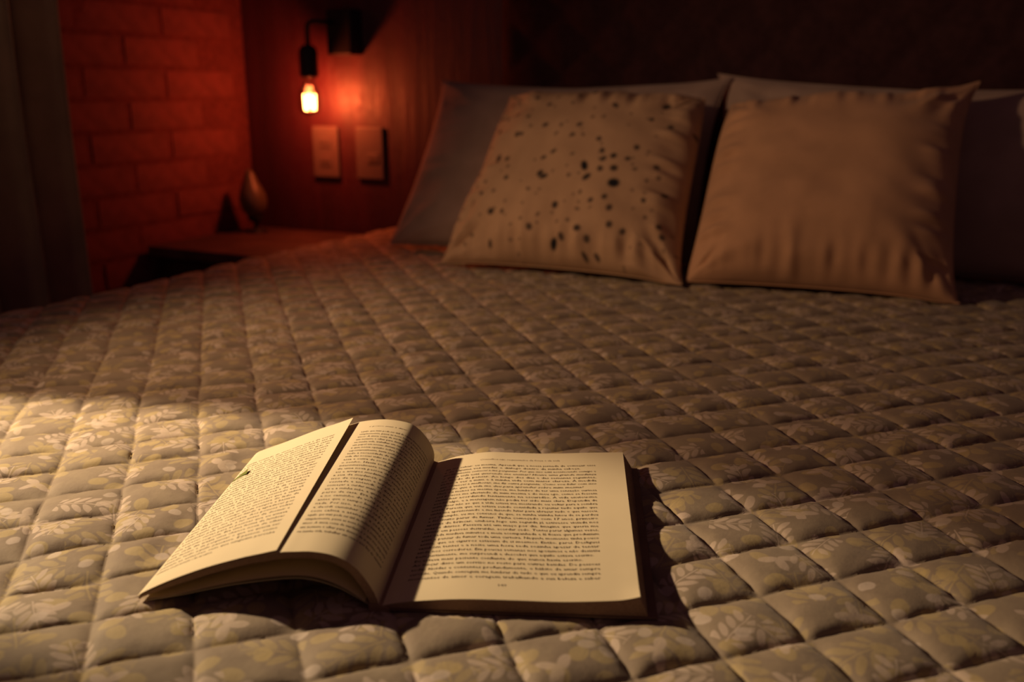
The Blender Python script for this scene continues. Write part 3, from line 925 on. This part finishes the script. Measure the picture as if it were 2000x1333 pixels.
for sx in (-1, 1):
    for sy in (-1, 1):
        box_obj('leg', nl((-0.215 + sx * 0.15, -0.125 + sy * 0.14, 0.105)), (0.03, 0.03, 0.21), M['wood_dark'], ns, 0.002)

# small ornament in the corner of the nightstand
orn = thing('ornament', 'small rounded ornament on a dark foot, on the nightstand corner by the brick wall', 'ornament', (-0.325, -0.045, 0.5795))
lathe('foot', [(0.0, 0.0), (0.026, 0.0), (0.027, 0.003), (0.020, 0.007), (0.006, 0.011), (0.005, 0.024), (0.016, 0.030), (0.020, 0.036), (0.014, 0.042), (0.0, 0.044)], M['black_metal'], orn, (0, 0, 0), 28)
ob = lathe('body', [(0.0, 0.036), (0.018, 0.040), (0.029, 0.056), (0.033, 0.075), (0.031, 0.094), (0.024, 0.110), (0.017, 0.124), (0.013, 0.138), (0.008, 0.148), (0.0, 0.152)], M['ceramic'], orn, (0, 0, 0), 28)
for v in ob.data.vertices: v.co.x -= 0.10 * (v.co.z - 0.04)

# ------------------------------------------------------------------ wall lamp
lamp = thing('wall_lamp', 'black wall lamp with a bare glowing filament bulb on a bent arm', 'lamp', (-0.075, 0.05, 1.04))
def ll(c): return (c[0] + 0.075, c[1] - 0.05, c[2] - 1.04)
box_obj('mounting_box', ll((-0.092, 0.0265, 1.040)), (0.066, 0.047, 0.098), M['black_metal'], lamp, 0.003)
arm = [(-0.112, -0.035 + 0.02, 1.058)]
pts = [(-0.104, 0.008, 1.061), (-0.122, -0.014, 1.061), (-0.130, -0.027, 1.061)]
for k in range(9):
    a = math.pi / 2 * k / 8
    pts.append((-0.134 - 0.014 * math.sin(a), -0.035, 1.061 - 0.014 * (1 - math.cos(a))))
pts.append((-0.148, -0.035, 1.002))
tube('arm', [ll(p) for p in pts], 0.0055, M['black_metal'], lamp, 14)
so = lathe('socket', [(0.0, 0.070), (0.010, 0.070), (0.018, 0.064), (0.021, 0.055), (0.021, 0.006), (0.019, 0.0), (0.0, 0.0)], M['black_metal'], lamp, ll((-0.149, -0.035, 0.942)), 28)
bulb = lathe('bulb', [(0.013, 0.088), (0.0135, 0.074), (0.017, 0.064), (0.0235, 0.052), (0.0265, 0.038), (0.0265, 0.022), (0.022, 0.009), (0.013, 0.002), (0.0, 0.0)], M['glass'], lamp, ll((-0.151, -0.035, 0.858)), 32)
fp = []
for k in range(8):
    a0 = 2 * math.pi * k / 8
    for s_ in range(7):
        z = s_ / 6
        if k % 2: z = 1 - z
        fp.append((0.0125 * math.cos(a0 + 0.05 * s_) , 0.0125 * math.sin(a0 + 0.05 * s_), 0.012 + 0.034 * z))
tube('filament', fp, 0.0017, M['filament'], bulb, 6)
tube('filament_support', [(0, 0, 0.050), (0, 0, 0.086)], 0.0022, M['plastic'], bulb, 8)

# ------------------------------------------------------------------ wall plates
def wall_plate(name, label, x, holes):
    t = thing(name, label, 'outlet' if len(holes) > 1 else 'switch', (x, 0.05, 0.771))
    box_obj('plate', (0, -0.004, 0), (0.076, 0.008, 0.120), M['plastic'], t, 0.003, 3)
    for (hx, hz) in holes:
        sk = box_obj('socket' if len(holes) > 1 else 'rocker', (hx, -0.0085, hz), (0.034, 0.003, 0.024), M['plastic'], t, 0.0015)
        if len(holes) > 1:
            for q in (-0.0095, 0, 0.0095):
                h = lathe('hole', [(0.0, 0.0), (0.0028, 0.0), (0.0028, 0.0022), (0.0, 0.0022)], M['plastic_dark'], sk, (q, -0.0012, 0), 12)
                h.rotation_euler = (math.pi / 2, 0, 0)
        else:
            box_obj('marker', (hx * 0, -0.0016, -0.004), (0.016, 0.0012, 0.008), M['plastic_dark'], sk)
    return t
wall_plate('wall_outlet', 'white wall outlet plate with two sockets under the lamp bulb', -0.173, [(0.0, 0.022), (0.0, -0.022)])
wall_plate('wall_switch', 'white wall switch plate nearest to the white pillow', -0.047, [(0.010, -0.012)])

# ------------------------------------------------------------------ curtain
def build_curtain():
    n, m = 260, 24
    s = np.linspace(0, 1, n)
    y = -0.547 - 0.62 * s
    ph = s * 2 * math.pi * 6.2
    x = -0.352 + 0.036 * np.cos(ph) + 0.008 * np.cos(ph * 2 + 1)
    y = y + 0.012 * np.sin(ph * 2)
    z = np.linspace(0.015, 2.15, m)
    V = []
    for j in range(m):
        k = 1 + 0.1 * (1 - j / (m - 1))
        V.append(np.stack([-0.352 + (x + 0.352) * k, y + 0.004 * np.sin(j * 0.5 + ph), np.full(n, z[j])], -1))
    V = np.array(V).reshape(-1, 3)
    i = np.arange(n * m).reshape(m, n)
    Q = np.stack([i[:-1, :-1], i[:-1, 1:], i[1:, 1:], i[1:, :-1]], -1).reshape(-1, 4)
    o = np_mesh('curtain', V, Q, M['curtain'])
    md = o.modifiers.new('thickness', 'SOLIDIFY'); md.thickness = 0.002
    o['label'] = 'olive grey floor-length curtain hanging in folds against the brick wall'
    o['category'] = 'curtain'
build_curtain()
